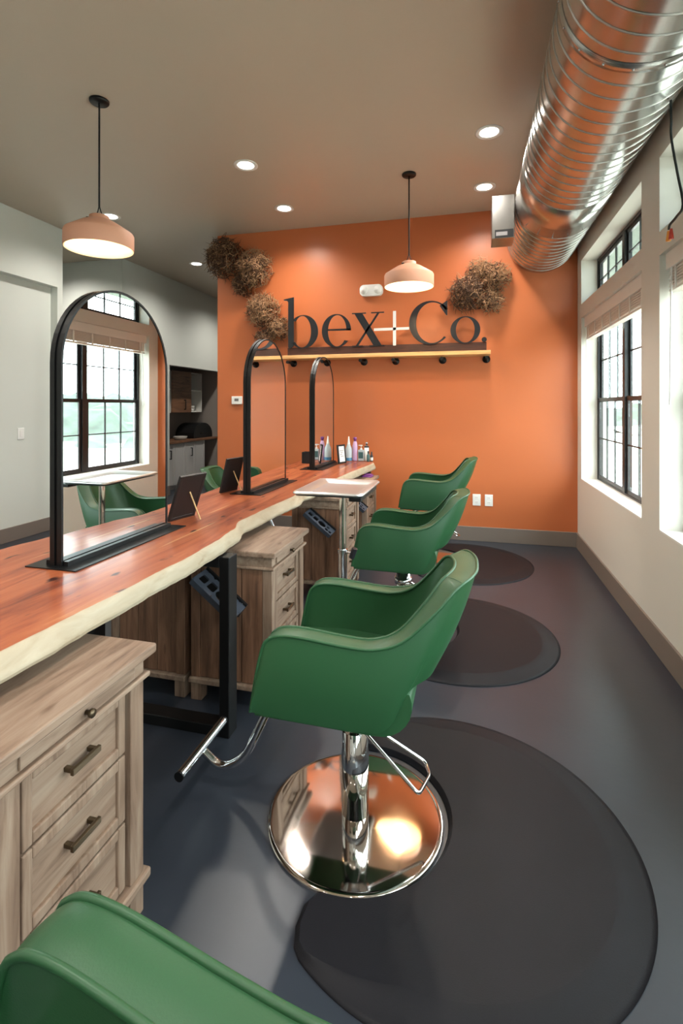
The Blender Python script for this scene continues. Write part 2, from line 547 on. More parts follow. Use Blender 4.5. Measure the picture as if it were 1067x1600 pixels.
# ------------------------------------------------------------------ arched mirrors
def arch(w, h, n=28, r=None):
    """points up the left side, round, down the right; (y,z) with base at z=0"""
    r = w / 2
    return [(-r, 0.0)] + [(-r * math.cos(PI * k / n), h - r + r * math.sin(PI * k / n)) for k in range(n + 1)] + [(r, 0.0)]
def make_mirror():
    M = empty('arched_mirror', (0, 0, 0))
    Wd, Hh, T = 0.675, 1.115, 0.027
    o_, i_ = arch(Wd, Hh), arch(Wd - .018, Hh - .009)
    ou, mid = arch(Wd, Hh), arch(Wd - .012, Hh - .006)
    f = MB()
    for sx in (-1, 1):           # one band each side of a recessed groove
        xo, xi = sx * T, sx * .006
        rows = [[(xi, y, z) for y, z in i_], [(xo, y, z) for y, z in i_], [(xo, y, z) for y, z in o_], [(xi, y, z) for y, z in o_], [(xi, y, z) for y, z in i_]]
        f.grid(rows, flip=sx > 0, smooth=False)
    f.grid([[(-.007, y, z) for y, z in mid], [(.007, y, z) for y, z in mid]], smooth=False)
    f.build('frame', 'black_metal', M)
    for sx, nm in ((1, 'mirror_glass'), (-1, 'mirror_glass')):
        gl = MB(); pts = arch(Wd - .02, Hh - .01)
        gl.prism(pts, lambda u, v, d: (d, u, v), *( (.010, .0235) if sx > 0 else (-.0235, -.010)))
        gl.build(nm, 'mirror', M)
    MB().box(.029, .05, -.33, .33, .004, .022).build('clamp_angle', 'black_metal', M)
    MB().box(-.05, -.029, -.33, .33, .004, .022).build('clamp_angle', 'black_metal', M)
    MB().box(-.115, .115, -.365, .365, 0, .004).build('base_plate', 'black_metal', M)
    return M
M0 = make_mirror()
for i, (x, y, lab) in enumerate([(-1.52, 1.905, 'large arched black framed mirror at the near end of the worktop'),
                                 (-1.50, 3.535, 'middle arched black framed mirror on the worktop'),
                                 (-1.475, 4.93, 'farthest arched mirror on the worktop, by the bottles')]):
    m_ = M0 if i == 0 else copy_tree(M0)
    m_.location = (x, y, ZT + .0005)
    if i == 0: m_.rotation_euler.z = math.radians(-.5)
    tag(m_, lab, 'mirror', 'arched station mirrors')

# ------------------------------------------------------------------ weathered drawer cabinets
def make_cabinet():
    """local: front at x=0 facing +x, y centred, body x in [-0.46,0]"""
    C = empty('drawer_cabinet', (0, 0, 0))
    D, Wd = 0.445, 0.48
    h = Wd / 2
    MB().box(-D - .005, .025, -h - .025, h + .03, .758, .786).build('cabinet_top', 'weathered_y', C, bevel=.006)
    MB().box(-D, .0, -h, h, .708, .758).build('apron', 'weathered_y', C, bevel=.002)
    pb = MB().box(.0, .008, -h + .05, h - .05, .715, .748).build('pull_board', 'weathered_y', C, bevel=.002)
    k = MB().lathe([(0.0, 0), (.006, 0), (.005, .012), (.011, .014), (.011, .022), (0, .024)], 12)
    k.v = [(z + .008, x, y + .731) for x, y, z in k.v]
    k.build('knob', 'bronze', pb)
    MB().box(-D, .014, -h - .012, h + .014, .694, .708).build('molding', 'weathered_y', C, bevel=.004)
    for y in (-h, h - .058):
        MB().box(-.05, 0, y, y + .058, .118, .694).build('corner_post', 'weathered_z', C, bevel=.003)
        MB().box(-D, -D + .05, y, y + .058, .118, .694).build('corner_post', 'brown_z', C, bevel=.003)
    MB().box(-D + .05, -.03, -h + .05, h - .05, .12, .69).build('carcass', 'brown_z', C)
    for sy in (-1, 1):
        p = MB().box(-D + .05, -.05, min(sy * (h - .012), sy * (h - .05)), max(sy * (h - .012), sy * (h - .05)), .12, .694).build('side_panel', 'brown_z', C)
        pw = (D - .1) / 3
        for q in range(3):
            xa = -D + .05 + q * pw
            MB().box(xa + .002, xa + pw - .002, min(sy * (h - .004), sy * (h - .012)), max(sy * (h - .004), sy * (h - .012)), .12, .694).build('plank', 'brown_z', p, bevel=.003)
    yb = h - .07
    for z0, z1 in ((.515, .688), (.322, .508), (.128, .315)):
        d = MB()
        f0, f1, fr = -.03, -.008, .028
        d.box(f0, f1, -yb, -yb + fr, z0, z1); d.box(f0, f1, yb - fr, yb, z0, z1)
        d.box(f0, f1, -yb + fr, yb - fr, z0, z0 + fr); d.box(f0, f1, -yb + fr, yb - fr, z1 - fr, z1)
        dr = d.build('drawer', 'weathered_z', C, bevel=.004)
        MB().box(-.03, -.019, -yb + fr, yb - fr, z0 + fr, z1 - fr).build('drawer_panel', 'weathered_y', dr)
        zc = (z0 + z1) / 2 + .01
        hd = MB()
        hd.box(.004, .014, -.048, .048, zc - .008, zc + .008)
        hd.box(-.019, .004, -.044, -.032, zc - .006, zc + .006); hd.box(-.019, .004, .032, .044, zc - .006, zc + .006)
        hd.build('handle', 'bronze', dr, bevel=.002)
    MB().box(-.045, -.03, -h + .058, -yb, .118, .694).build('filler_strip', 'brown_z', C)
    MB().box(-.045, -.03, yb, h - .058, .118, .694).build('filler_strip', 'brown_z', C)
    MB().box(-D - .008, .014, -h - .014, h + .018, .09, .118).build('base_molding', 'weathered_y', C, bevel=.006)
    for x in (-D, -.06):
        for y in (-h, h - .06):
            MB().box(x, x + .06, y, y + .06, 0, .09).build('foot', 'weathered_z', C, bevel=.003)
    return C
C0 = make_cabinet()
first = True
for y, near, far in [(1.06, 'weathered drawer cabinet nearest the camera, beside the foreground green chair arm', 'drawer cabinet backed against the nearest cabinet across the worktop'),
                     (2.535, 'weathered drawer cabinet just beyond the worktop leg, second from the camera', 'drawer cabinet on the far side backed against the second cabinet'),
                     (4.03, 'weathered drawer cabinet behind the tray stand pole', None),
                     (4.86, 'weathered drawer cabinet at far end of worktop by the orange wall', None)]:
    for lab, x, rz in ((near, -.945, 0), (far, -1.87, PI)):
        if not lab: continue
        c_ = C0 if first else copy_tree(C0)
        first = False
        c_.location = (x, y, 0); c_.rotation_euler = (0, 0, rz)
        tag(c_, lab, 'cabinet', 'weathered drawer cabinets')

# ------------------------------------------------------------------ green salon chairs
def make_chair():
    """local: faces +x, column on the z axis"""
    C = empty('salon_chair', (0, 0, 0))
    Ro = [(.290, .500, .275), (.267, .63, .277), (.245, .718, .278), (.225, .745, .278), (.19, .760, .278), (.12, .763, .278), (-.02, .752, .278), (-.12, .752, .276), (-.21, .782, .264),
          (-.305, .868, .238), (-.36, .928, .21), (-.388, .948, .185), (-.412, .954, .14), (-.428, .954, .07), (-.431, .954, 0)]
    Bo = [(.290, .500, .275), (.275, .498, .276), (.25, .496, .276), (.23, .495, .276), (.2, .494, .275), (.12, .492, .275), (.0, .491, .275), (-.09, .491, .273), (-.142, .497, .27),
          (-.178, .53, .265), (-.200, .58, .257), (-.235, .63, .24), (-.285, .648, .19), (-.305, .652, .09), (-.31, .653, 0)]
    Ri = [(.290, .500, .213), (.267, .63, .215), (.245, .718, .216), (.225, .745, .216), (.19, .760, .216), (.12, .763, .216), (-.02, .752, .216), (-.11, .752, .213), (-.19, .785, .200),
          (-.275, .868, .172), (-.318, .925, .145), (-.338, .942, .122), (-.352, .947, .09), (-.362, .948, .045), (-.364, .948, 0)]
    Bi = [(.287, .500, .213), (.262, .53, .212), (.235, .55, .21), (.21, .555, .21), (.18, .56, .21), (.1, .56, .21), (.0, .56, .207), (-.08, .56, .20), (-.13, .56, .19),
          (-.17, .56, .17), (-.19, .56, .14), (-.2, .56, .11), (-.207, .56, .08), (-.21, .56, .04), (-.212, .56, 0)]
    def full(L):
        a = spline([(u, v, z) for u, z, v in L], 4)
        return a + [Vector((p.x, -p.y, p.z)) for p in reversed(a[:-1])]
    Ri = [(u + (.008 if k > 8 else 0), z, v - min(v, .007)) for k, (u, z, v) in enumerate(Ri)]
    ro, bo, ri, bi = full(Ro), full(Bo), full(Ri), full(Bi)
    n = len(ro)
    def skin(A, B, bulge, steps, cen, flip):
        rows = []
        for k in range(steps + 1):
            t = k / steps
            row = []
            for i in range(n):
                p = A[i].lerp(B[i], t)
                a, b = A[max(0, i - 1)].lerp(B[max(0, i - 1)], t), A[min(n - 1, i + 1)].lerp(B[min(n - 1, i + 1)], t)
                tg = (b - a); up = (A[i] - B[i])
                nr = tg.cross(up)
                if nr.length > 1e-9:
                    nr.normalize()
                    p = p + nr * bulge * math.sin(PI * t)
                row.append(tuple(p))
            rows.append(row)
        return MB().grid(rows, flip=flip)
    sk = skin(ro, bo, 0.012, 8, None, False)
    sk.build('outer_shell', 'leather', C)
    skin(ri, bi, 0.008, 8, None, True).build('inner_lining', 'leather', C)
    band = []
    for k in range(5):
        t = k / 4
        row = []
        for i in range(n):
            p = ro[i].lerp(ri[i], t)
            a, b = ro[max(0, i - 1)], ro[min(n - 1, i + 1)]
            nr = (b - a).cross(ri[i] - ro[i])
            if nr.length > 1e-9: nr.normalize()
            row.append(tuple(p + nr * .0035 * math.sin(PI * t)))
        band.append(row)
    bd = MB().grid(band, flip=False)
    bd.build('rim_band', 'leather', C)
    for L, nm in ((ro, 'piping'), (ri, 'piping')):
        MB().tube([tuple(p) for p in L], .0055, 8).build(nm, 'leather', C)
    for i in (44, n - 1 - 44):
        MB().tube([tuple(ro[i]), tuple((ro[i] + ri[i]) / 2 + Vector((0, 0, .0035))), tuple(ri[i])], .0022, 6).build('band_seam', 'leather', C)
    # underside closing between the shell and lining at the back
    MB().grid([[tuple(p) for p in bo], [tuple(p) for p in bi]], smooth=False).build('shell_underside', 'leather', C)
    # seat cushion
    pr = fillet([(.29, .49), (.298, .572), (.1, .585), (-.19, .575), (-.2, .49)], .035, 5)
    pl = [(p.x, p.y) for p in [Vector((a.x, a.y, 0)) for a in [Vector((q[0], q[1], 0)) for q in [tuple(v)[:2] for v in pr]]]]
    MB().prism(pl, lambda u, v, d: (u, d, v), -.213, .213, smooth_side=False).build('seat', 'leather', C, bevel=.012)
    # seat pan with rounded rear end
    prof = [(.28, .5), (.28, .482), (-.11, .478)]
    for k in range(1, 9):
        a = -PI / 2 - k / 8 * PI * .62
        prof.append((-.125 + .112 * math.cos(a), .583 + .105 * math.sin(a)))
    prof += [(-.19, .62), (-.12, .57)]
    MB().prism(prof, lambda u, v, d: (u, d, v), -.262, .262, smooth_side=True).build('seat_pan', 'leather', C)
    # hydraulic column
    cl = MB().lathe([(0, .02), (.05, .02), (.05, .24), (.047, .245), (.047, .46), (.0, .46)], 32)
    cl.build('hydraulic_column', 'chrome', C)
    MB().box(-.11, .15, -.075, .075, .452, .482).build('seat_bracket', 'black_metal', C, bevel=.005)
    MB().lathe([(0, .0), (.318, .0), (.318, .008), (.314, .0115), (.306, .013), (.30, .0133), (.2, .0145), (.1, .0165), (.055, .0175), (0, .0175)], 96).build('base_disc', 'turned_steel', C)
    # footrest
    F = MB()
    F.tube(fillet([(.13, 0, .462), (.30, 0, .43), (.44, 0, .135), (.54, 0, .075), (.62, 0, .135)], .07, 6), .0165, 14)
    ft = F.build('footrest', 'chrome', C)
    MB().tube([(.62, -.165, .15), (.62, .165, .15)], .0175, 16).build('foot_bar', 'chrome', ft)
    for sy in (-1, 1):
        MB().tube([(.62, sy * .165, .15), (.62, sy * .172, .15)], .0185, 14).build('end_cap', 'black_metal', ft)
    # pump lever loop
    MB().tube(fillet([(-.05, -.02, .33), (-.25, -.06, .20), (-.27, -.0, .20), (-.245, .14, .23), (-.04, .06, .36)], .02, 4), .006, 8).build('pump_lever', 'chrome', C)
    MB().lathe([(.0, .33), (.058, .33), (.058, .37), (0, .37)], 20).build('column_collar', 'chrome', C)
    return C
K0 = make_chair()
CH = [((-.41, 1.79), PI, 0, 'green leather salon chair in the middle foreground with polished disc base'),
      ((-.44, 3.36), PI, -.012, 'green leather salon chair beside the steel tray stand'),
      ((-.37, 4.99), PI, .045, 'green leather salon chair nearest the orange wall, on window side'),
      ((-.29, .203), PI - math.radians(8), .152, 'green leather salon chair at bottom left, only its raised arm in view'),
      ((-2.47, 5.10), 0, -.14, 'green salon chair behind the worktop, between the two dark frame backs'),
      ((-2.55, 3.4), 0, -.10, 'green salon chair behind the near arched mirror')]
LOW = ('seat', 'seat_pan', 'outer_shell', 'inner_lining', 'rim_band', 'piping', 'shell_underside', 'band_seam')
for i, ((x, y), rz, dz, lab) in enumerate(CH):
    c_ = K0 if i == 0 else copy_tree(K0)
    c_.location = (x, y, 0); c_.rotation_euler = (0, 0, rz)
    if dz:
        for ch in [q for q in bpy.data.objects if q.parent == c_]:
            nm = ch.name.split('.')[0]
            if nm in LOW or nm in ('seat_bracket', 'footrest'):
                ch.location.z = dz if nm != 'footrest' else max(dz, -.05)
            elif nm == 'hydraulic_column':
                ch.scale.z = (.46 + dz) / .46
            elif nm in ('pump_lever', 'column_collar'):
                ch.location.z = dz
    if i == 2:
        for ch in [q for q in bpy.data.objects if q.parent == c_ and q.name.startswith('footrest')]:
            ch.location.x = -.12
    tag(c_, lab, 'chair', 'green salon chairs')

# ------------------------------------------------------------------ anti-fatigue mats
def mat_outline():
    r, nc, nr, cut = .64, -.32, .335, -.41       # local centre = circle centre; notch around chair base
    pts = []
    a0 = math.acos(cut / r)
    for k in range(97):
        a = -a0 + 2 * a0 * k / 96
        pts.append((r * math.cos(a), r * math.sin(a)))
    yn = math.sqrt(nr * nr - (cut - nc) ** 2)
    b0 = math.atan2(yn, cut - nc)
    for k in range(33):
        a = b0 - 2 * b0 * k / 32
        pts.append((nc + nr * math.cos(a), nr * math.sin(a)))
    # soften
    for _ in range(2):
        n = len(pts)
        pts = [((pts[i - 1][0] + 2 * pts[i][0] + pts[(i + 1) % n][0]) / 4, (pts[i - 1][1] + 2 * pts[i][1] + pts[(i + 1) % n][1]) / 4) for i in range(n)]
    return pts
def inset(pts, d):
    n = len(pts); out = []
    for i in range(n):
        a, b = Vector(pts[i - 1]), Vector(pts[(i + 1) % n])
        t = (b - a).normalized()
        out.append((pts[i][0] - t.y * d, pts[i][1] + t.x * d))
    return out
def make_mat():
    p0 = mat_outline()
    n = len(p0)
    # rim is bevelled on the round side, square at the chair notch
    def ins(d):
        q = inset(p0, d)
        return q
    lv = [(0, 0.0), (0, .003), (.02, .0055), (.05, .0105), (.075, .0155), (.092, .0185), (.104, .0195)]
    rows = []
    for d, z in lv:
        q = []
        for i, (x, y) in enumerate(p0):
            dd = d * max(.15, min(1, min(i, 96 - i) / 12)) if i < 97 else d * .15
            t = Vector(p0[(i + 1) % n]) - Vector(p0[i - 1]); t.normalize()
            q.append((x - t.y * dd, y + t.x * dd, z))
        rows.append(q)
    m = MB()
    m.grid(rows, True, 0, True, flip=False)
    m.add(rows[-1], [tuple(range(n))])
    return m.mesh('floor_mat', 'mat_rubber')
mm = make_mat()
for (x, y, lab) in [(-.09, 1.81, 'round black anti fatigue mat under the foreground chair'), (-.10, 3.40, 'round black anti fatigue mat under the middle chair'),
                    (-.07, 4.98, 'round black anti fatigue mat nearest the orange wall')]:
    tag(put('floor_mat', mm, None, (x, y, .0005)), lab, 'mat', 'black floor mats')

# ------------------------------------------------------------------ tray stand
T = empty('tray_stand', (-.722, 2.74, .082))
tag(T, 'stainless tray on chrome pole between the worktop and middle chair', 'tray stand')
def rrect(hx, hy, r, n=6):
    out = []
    for cx, cy, a in ((hx - r, hy - r, 0), (-hx + r, hy - r, PI / 2), (-hx + r, -hy + r, PI), (hx - r, -hy + r, 1.5 * PI)):
        out += [(cx + r * math.cos(a + PI / 2 * k / n), cy + r * math.sin(a + PI / 2 * k / n)) for k in range(n + 1)]
    return out
tr = MB()
lv = [((.180, .250), .955), ((.190, .26), .958), ((.190, .26), .966), ((.184, .254), .972), ((.176, .246), .972), ((.138, .208), .955), ((.128, .198), .951)]
tr.grid([[(x, y, z) for x, y in rrect(hx, hy, .03)] for (hx, hy), z in lv], True)
tr.add([(x, y, .951) for x, y in rrect(.128, .198, .03)], [tuple(range(28))])
tr.add([(x, y, .949) for x, y in rrect(.180, .25, .03)], [tuple(range(28))[::-1]])
tr.build('tray', 'satin_steel', T)
MB().box(.11, .175, -.22, .22, .925, .949).build('support_rail', 'black_metal', T, bevel=.003)
PX = .03
MB().tube([(PX, -.03, .60), (PX, -.03, .948)], .019, 20).build('inner_pole', 'chrome', T)
MB().tube([(PX, -.03, -.03), (PX, -.03, .61)], .024, 20).build('pole', 'chrome', T)
MB().tube([(PX, -.03, .600), (PX, -.03, .622)], .028, 20).build('collar', 'steel', T)
kn = MB(); kn.tube([(PX + .02, -.04, .611), (PX + .06, -.05, .611)], .006, 8)
ko = kn.build('clamp_screw', 'chrome', T)
MB().tube([(PX + .055, -.05, .583), (PX + .075, -.055, .638)], .016, 10).build('clamp_knob', 'dark_plastic', ko)
for a in (0.5, 2.0, 3.64, 5.21):
    q = (PX + .2 * math.cos(a), -.03 + .2 * math.sin(a))
    b = MB().tube([(PX, -.03, -.01), (q[0], q[1], -.03)], .012, 10).build('foot_arm', 'chrome', T)
    MB().lathe([(0, 0), (.02, 0), (.024, .02), (.02, .04), (0, .05)], 14, (q[0], q[1], -.082)).build('caster', 'dark_plastic', b)

# ------------------------------------------------------------------ hot tool holders on the cabinet sides
def holes_plate():
    """plate in local (u along, w across) with holes, thin in n; built as grid of cells with holes bridged"""
    L, Wd, t = .27, .115, .003
    m = MB()
    holes = [('r', .035, .055, .040, .05), ('r', .092, .055, .045, .055), ('c', .158, .055, .036, 0), ('c', .215, .03, .017, 0), ('c', .215, .075, .015, 0), ('c', .250, .03, .014, 0), ]
    # columns of the plate, each containing holes at given cell bounds
    cells = [(.0, .065, [(.0, Wd, holes[0])]), (.065, .12, [(.0, Wd, holes[1])]), (.12, .196, [(.0, Wd, holes[2])]),
             (.196, .234, [(.0, .053, holes[3]), (.053, Wd, holes[4])]), (.234, L, [(.0, .053, holes[5]), (.053, Wd, None)])]
    def ring(shape, n=24):
        kd, cu, cw, a, b = shape
        out = []
        for k in range(n):
            th = 2 * PI * k / n
            c, s_ = math.cos(th), math.sin(th)
            if kd == 'c': out.append((cu + a * c, cw + a * s_))
            else:
                q = 1 / max(abs(c) / (a / 2), abs(s_) / (b / 2)); out.append((cu + q * c, cw + q * s_))
        return out
    def border(u0, u1, w0, w1, cu, cw, n=24):
        out = []
        for k in range(n):
            th = 2 * PI * k / n
            c, s_ = math.cos(th), math.sin(th)
            qs = []
            if c > 1e-9: qs.append((u1 - cu) / c)
            if c < -1e-9: qs.append((u0 - cu) / c)
            if s_ > 1e-9: qs.append((w1 - cw) / s_)
            if s_ < -1e-9: qs.append((w0 - cw) / s_)
            q = min(qs); out.append((cu + q * c, cw + q * s_))
        return out
    for u0, u1, cl in cells:
        for w0, w1, hh in cl:
            if hh is None:
                m.box(u0, u1, w0, w1, -t, 0); continue
            a, b = ring(hh), border(u0, u1, w0, w1, hh[1], hh[2])
            m.grid([[(u, v, 0) for u, v in b], [(u, v, 0) for u, v in a], [(u, v, -t * 3) for u, v in a]], True, smooth=False)
            m.grid([[(u, v, -t) for u, v in a], [(u, v, -t) for u, v in b]], True, smooth=False)
    m.box(-.003, 0, 0, Wd, -.03, 0); m.box(L, L + .003, 0, Wd, -.03, 0); m.box(0, L, -.003, 0, -.03, 0)
    return m
HL = holes_plate().mesh('rack_plate', 'holder')
def tool_holder(x, y, z, sc, lab):
    """hangs from a cabinet side panel, plate sticking out towards the viewer"""
    e1 = Vector((.205, 0, -.16)).normalized()
    e2 = Vector((-.12, .97, .22)); e2 = (e2 - e1 * e2.dot(e1)).normalized()
    e3 = e1.cross(e2)
    O = empty('tool_holder', (x, y, z))
    tag(O, lab, 'tool holder', 'black hot tool holders')
    Mx = Matrix((e1, e2, e3)).transposed().to_4x4()
    O.matrix_world = Matrix.Translation((x, y, z)) @ Mx @ Matrix.Scale(sc, 4)
    put('rack_plate', HL, O)
    MB().box(-.003, .273, .115, .128, -.075, .012).build('back_bracket', 'black_metal', O, bevel=.002)
    for u in (.02, .25):
        MB().tube([(u, .114, .0), (u, .108, .0)], .006, 8).build('screw', 'steel', O)
tool_holder(-1.29, 2.145, .675, 1.0, 'black holder with cut-outs on the side of the second cabinet, behind the worktop leg')
tool_holder(-1.23, 3.645, .685, .95, 'black holder with cut-outs on the cabinet side left of the tray pole')
tool_holder(-1.13, 4.47, .70, .9, 'black holder with cut-outs on the farthest cabinet, beyond the tray pole')

# ------------------------------------------------------------------ photo frames on the worktop
def easel_frame(loc, rz, w, h, lean, lab, front_paper=False, leg=True, foot=.075):
    F = empty('picture_frame', loc, rz)
    tag(F, lab, 'picture frame')
    R_ = Matrix.Rotation(lean, 4, 'Y')
    def tr_(m):
        m.v = [tuple(R_ @ Vector(p)) for p in m.v]; return m
    # frame stands on local y width, faces +x, leans back
    fr = .018
    m = MB()
    m.box(-.016, .0, -w / 2, -w / 2 + fr, 0, h); m.box(-.016, .0, w / 2 - fr, w / 2, 0, h)
    m.box(-.016, .0, -w / 2 + fr, w / 2 - fr, 0, fr); m.box(-.016, .0, -w / 2 + fr, w / 2 - fr, h - fr, h)
    tr_(m).build('moulding', 'frame_brown' if not front_paper else 'black_metal', F, bevel=.002)
    tr_(MB().box(-.014, -.008, -w / 2 + fr, w / 2 - fr, fr, h - fr)).build('backing', 'frame_brown' if not front_paper else 'black_metal', F)
    pp = tr_(MB().box(-.008, -.005, -w / 2 + fr, w / 2 - fr, fr, h - fr)).build('print', 'paper', F)
    if front_paper:
        for q in range(4):
            tr_(MB().box(-.005, -.0046, -w / 4 + .01 * (q % 2), w / 4 - .012 * (q % 3), h * .66 - q * h * .1, h * .66 - q * h * .1 + .006)).build('text_line', 'ink', pp)
    if leg:
        top = R_ @ Vector((-.017, 0, h * .62))
        bx = top.x - foot
        MB().tube([tuple(top), (bx, .0, .004)], .004, 6).build('easel_leg', 'easel', F)
    return F
# easel backs seen from behind
easel_frame((-1.535, 2.425, ZT + .005), PI - .23, .19, .26, -.36, 'dark brown picture frame back with easel leg beside near mirror')
easel_frame((-1.69, 3.275, ZT + .005), PI - .23, .18, .25, -.26, 'dark picture frame leaning back beside the middle mirror')
easel_frame((-1.315, 5.16, ZT + .005), math.radians(-24), .13, .20, -.12, 'small black frame with white card by the bottles', True, True, .012)

# ------------------------------------------------------------------ bottles
def bottle(name, loc, prof, m, lab, extra=None, cat='bottle'):
    B = empty(name, loc)
    tag(B, lab, cat, 'hair products at the worktop end')
    MB().lathe(prof, 20).build('bottle_body', m, B)
    for nm, pr, mm_ in (extra or []):
        MB().lathe(pr, 16).build(nm, mm_, B)
    return B
zb = ZT + .0015
bottle('squeeze_bottle', (-1.325, 5.46, zb), [(0, 0), (.038, 0), (.04, .01), (.04, .12), (.034, .145), (.02, .175), (.016, .19), (0, .19)], 'clear_plastic', 'clear squeeze bottle with blue liquid and pointed white nozzle',
       [('liquid_band', [(.0405, .004), (.0407, .034), (.0405, .036)], 'blue_liquid'), ('nozzle', [(.017, .188), (.014, .2), (.006, .27), (0, .275)], 'white_plastic')])
bottle('shampoo_bottle', (-1.255, 5.47, zb), [(0, 0), (.026, 0), (.028, .008), (.028, .17), (.018, .215), (.012, .22), (0, .22)], 'lilac', 'tall lilac spray bottle with dark trigger beside squeeze bottle',
       [('spray_cap', [(.014, .218), (.014, .235), (.02, .24), (.02, .262), (0, .266)], 'purple')])
pb = empty('pump_bottle', (-1.185, 5.47, zb)); tag(pb, 'square clear pump bottle with printed label', 'bottle', 'hair products at the worktop end')
MB().box(-.033, .033, -.02, .02, 0, .125).build('bottle_body', 'clear_plastic', pb, bevel=.006)
MB().box(-.026, .026, -.0212, -.0202, .03, .1).build('printed_label', 'teal_label', pb)
MB().lathe([(0, .125), (.013, .125), (.013, .14), (.005, .142), (.005, .165), (.016, .167), (.016, .178), (0, .18)], 14).build('pump_head', 'white_plastic', pb)
MB().box(-.03, .0, -.005, .005, .17, .178).build('spout', 'white_plastic', pb)
bottle('spray_can', (-1.125, 5.48, zb), [(0, 0), (.024, 0), (.025, .006), (.025, .15), (0, .152)], 'white_plastic', 'white cylinder bottle with black pump at row end',
       [('collar', [(.026, .15), (.026, .168), (0, .17)], 'dark_plastic'), ('pump_head', [(.010, .168), (.010, .19), (.016, .192), (.014, .21), (0, .212)], 'steel')])
bottle('dropper_bottle', (-1.095, 5.43, zb), [(0, 0), (.016, 0), (.017, .004), (.017, .07), (.009, .084), (0, .084)], 'teal_label', 'small dark bottle with black cap, left of the last one', [('cap', [(.01, .083), (.01, .115), (0, .117)], 'dark_plastic')])
bottle('dropper_bottle', (-1.062, 5.45, zb), [(0, 0), (.015, 0), (.016, .004), (.016, .062), (.008, .076), (0, .076)], 'dark_plastic', 'rightmost small dark bottle at the worktop corner', [('cap', [(.009, .075), (.007, .108), (0, .11)], 'dark_plastic'), ('label_band', [(.0163, .012), (.0163, .045)], 'paper')])
cb = empty('storage_caddy', (-1.70, 5.13, zb)); tag(cb, 'small black caddy box behind the farthest mirror', 'box')
cm = MB(); cm.box(-.05, .05, -.05, .05, 0, .006); cm.box(-.05, -.045, -.05, .05, .006, .12); cm.box(.045, .05, -.05, .05, .006, .12); cm.box(-.045, .045, -.05, -.045, .006, .12); cm.box(-.045, .045, .045, .05, .006, .12)
cm.build('box_shell', 'dark_plastic', cb, bevel=.002)
pr_ = empty('folded_cape', (-1.015, 5.0, .7865)); tag(pr_, 'purple folded item on the farthest cabinet top', 'cloth')
MB().box(-.05, .05, -.06, .06, 0, .014).build('lower_fold', 'purple', pr_, bevel=.005)
MB().box(-.035, .04, -.045, .045, .0142, .026).build('upper_fold', 'purple', pr_, bevel=.005)

# ------------------------------------------------------------------ wall shelf, brackets, sign letters
S = empty('wall_shelf', (-.97, YB, 2.058)); tag(S, 'pine shelf board with dark rear plank on iron pipe brackets, orange wall', 'shelf')
MB().box(-1.185, 1.175, -.24, 0, 0, .042).build('shelf_board', 'pine', S, bevel=.003)
MB().box(-1.155, 1.135, -.14, -.10, .042, .142).build('dark_plank', 'dark_board', S, bevel=.002)
for x in (-2.096, -1.669, -1.218, -.843, -.309, .166):
    b = MB()
    b.v = []
    X = x + .97
    fl = MB().lathe([(0, 0), (.042, 0), (.042, .008), (.02, .012), (.018, .03), (0, .03)], 20)
    fl.v = [(X + p[0], -p[2], p[1] - .035) for p in fl.v]
    br = fl.build('bracket_flange', 'iron', S)
    MB().tube([(X, -.02, -.035), (X, -.20, -.035)], .013, 12).build('pipe', 'iron', br)
    MB().tube([(X, -.195, -.035), (X, -.225, -.035)], .019, 12).build('pipe_cap', 'iron', br)

# letters: each built from outline pieces, standing in front of the dark plank
LY0, LY1 = 5.635, 5.648
def XZ(u, v, d): return (u, d, v)
def ring_piece(m, cx, cz, ox, oz, ix, iz, a0, a1, icx=None, icz=None, n=48, thin=None):
    icx = cx if icx is None else icx; icz = cz if icz is None else icz
    O_, I_ = [], []
    for k in range(n + 1):
        a = a0 + (a1 - a0) * k / n
        O_.append((cx + ox * math.cos(a), cz + oz * math.sin(a)))
        I_.append((icx + ix * math.cos(a), icz + iz * math.sin(a)))
    for d, fl in ((LY0, True), (LY1, False)):
        m.grid([[(u, d, v) for u, v in O_], [(u, d, v) for u, v in I_]], flip=fl, smooth=False)
    m.grid([[(u, LY0, v) for u, v in O_], [(u, LY1, v) for u, v in O_]], flip=False, smooth=True)
    m.grid([[(u, LY0, v) for u, v in I_], [(u, LY1, v) for u, v in I_]], flip=True, smooth=True)
    for q in (0, n):
        m.add([(O_[q][0], LY0, O_[q][1]), (I_[q][0], LY0, I_[q][1]), (I_[q][0], LY1, I_[q][1]), (O_[q][0], LY1, O_[q][1])], [(0, 1, 2, 3)])
def poly(m, pts): m.prism(pts, XZ, LY0, LY1)
ZB = 2.188
def letter(m, name, lab, mt='letter_steel'):
    me = m.mesh(name, mt)
    # origin at the letter's foot
    cx = sum(v.co.x for v in me.vertices) / len(me.vertices)
    o = Vector((cx, LY0, ZB))
    me.transform(Matrix.Translation(-o))
    tag(put(name, me, None, o), lab, 'letter', 'sign letters above the shelf')
m = MB()   # b
poly(m, [(-2.112, ZB + .02), (-2.098, ZB), (-2.092, ZB), (-2.05, ZB + .025), (-2.042, ZB + .05), (-2.042, ZB + .612), (-2.168, ZB + .592), (-2.168, ZB + .580), (-2.125, ZB + .572), (-2.112, ZB + .555)])
ring_piece(m, -1.925, ZB + .197, .185, .198, .112, .186, -2.45, 2.40, icx=-1.938)
letter(m, 'letter_b', 'black steel letter b of the wall sign')
m = MB()   # e
ring_piece(m, -1.517, ZB + .193, .176, .195, .112, .182, .0, 5.62, icx=-1.508)
poly(m, [(-1.63, ZB + .215), (-1.345, ZB + .215), (-1.341, ZB + .193), (-1.341, ZB + .196), (-1.63, ZB + .196)])
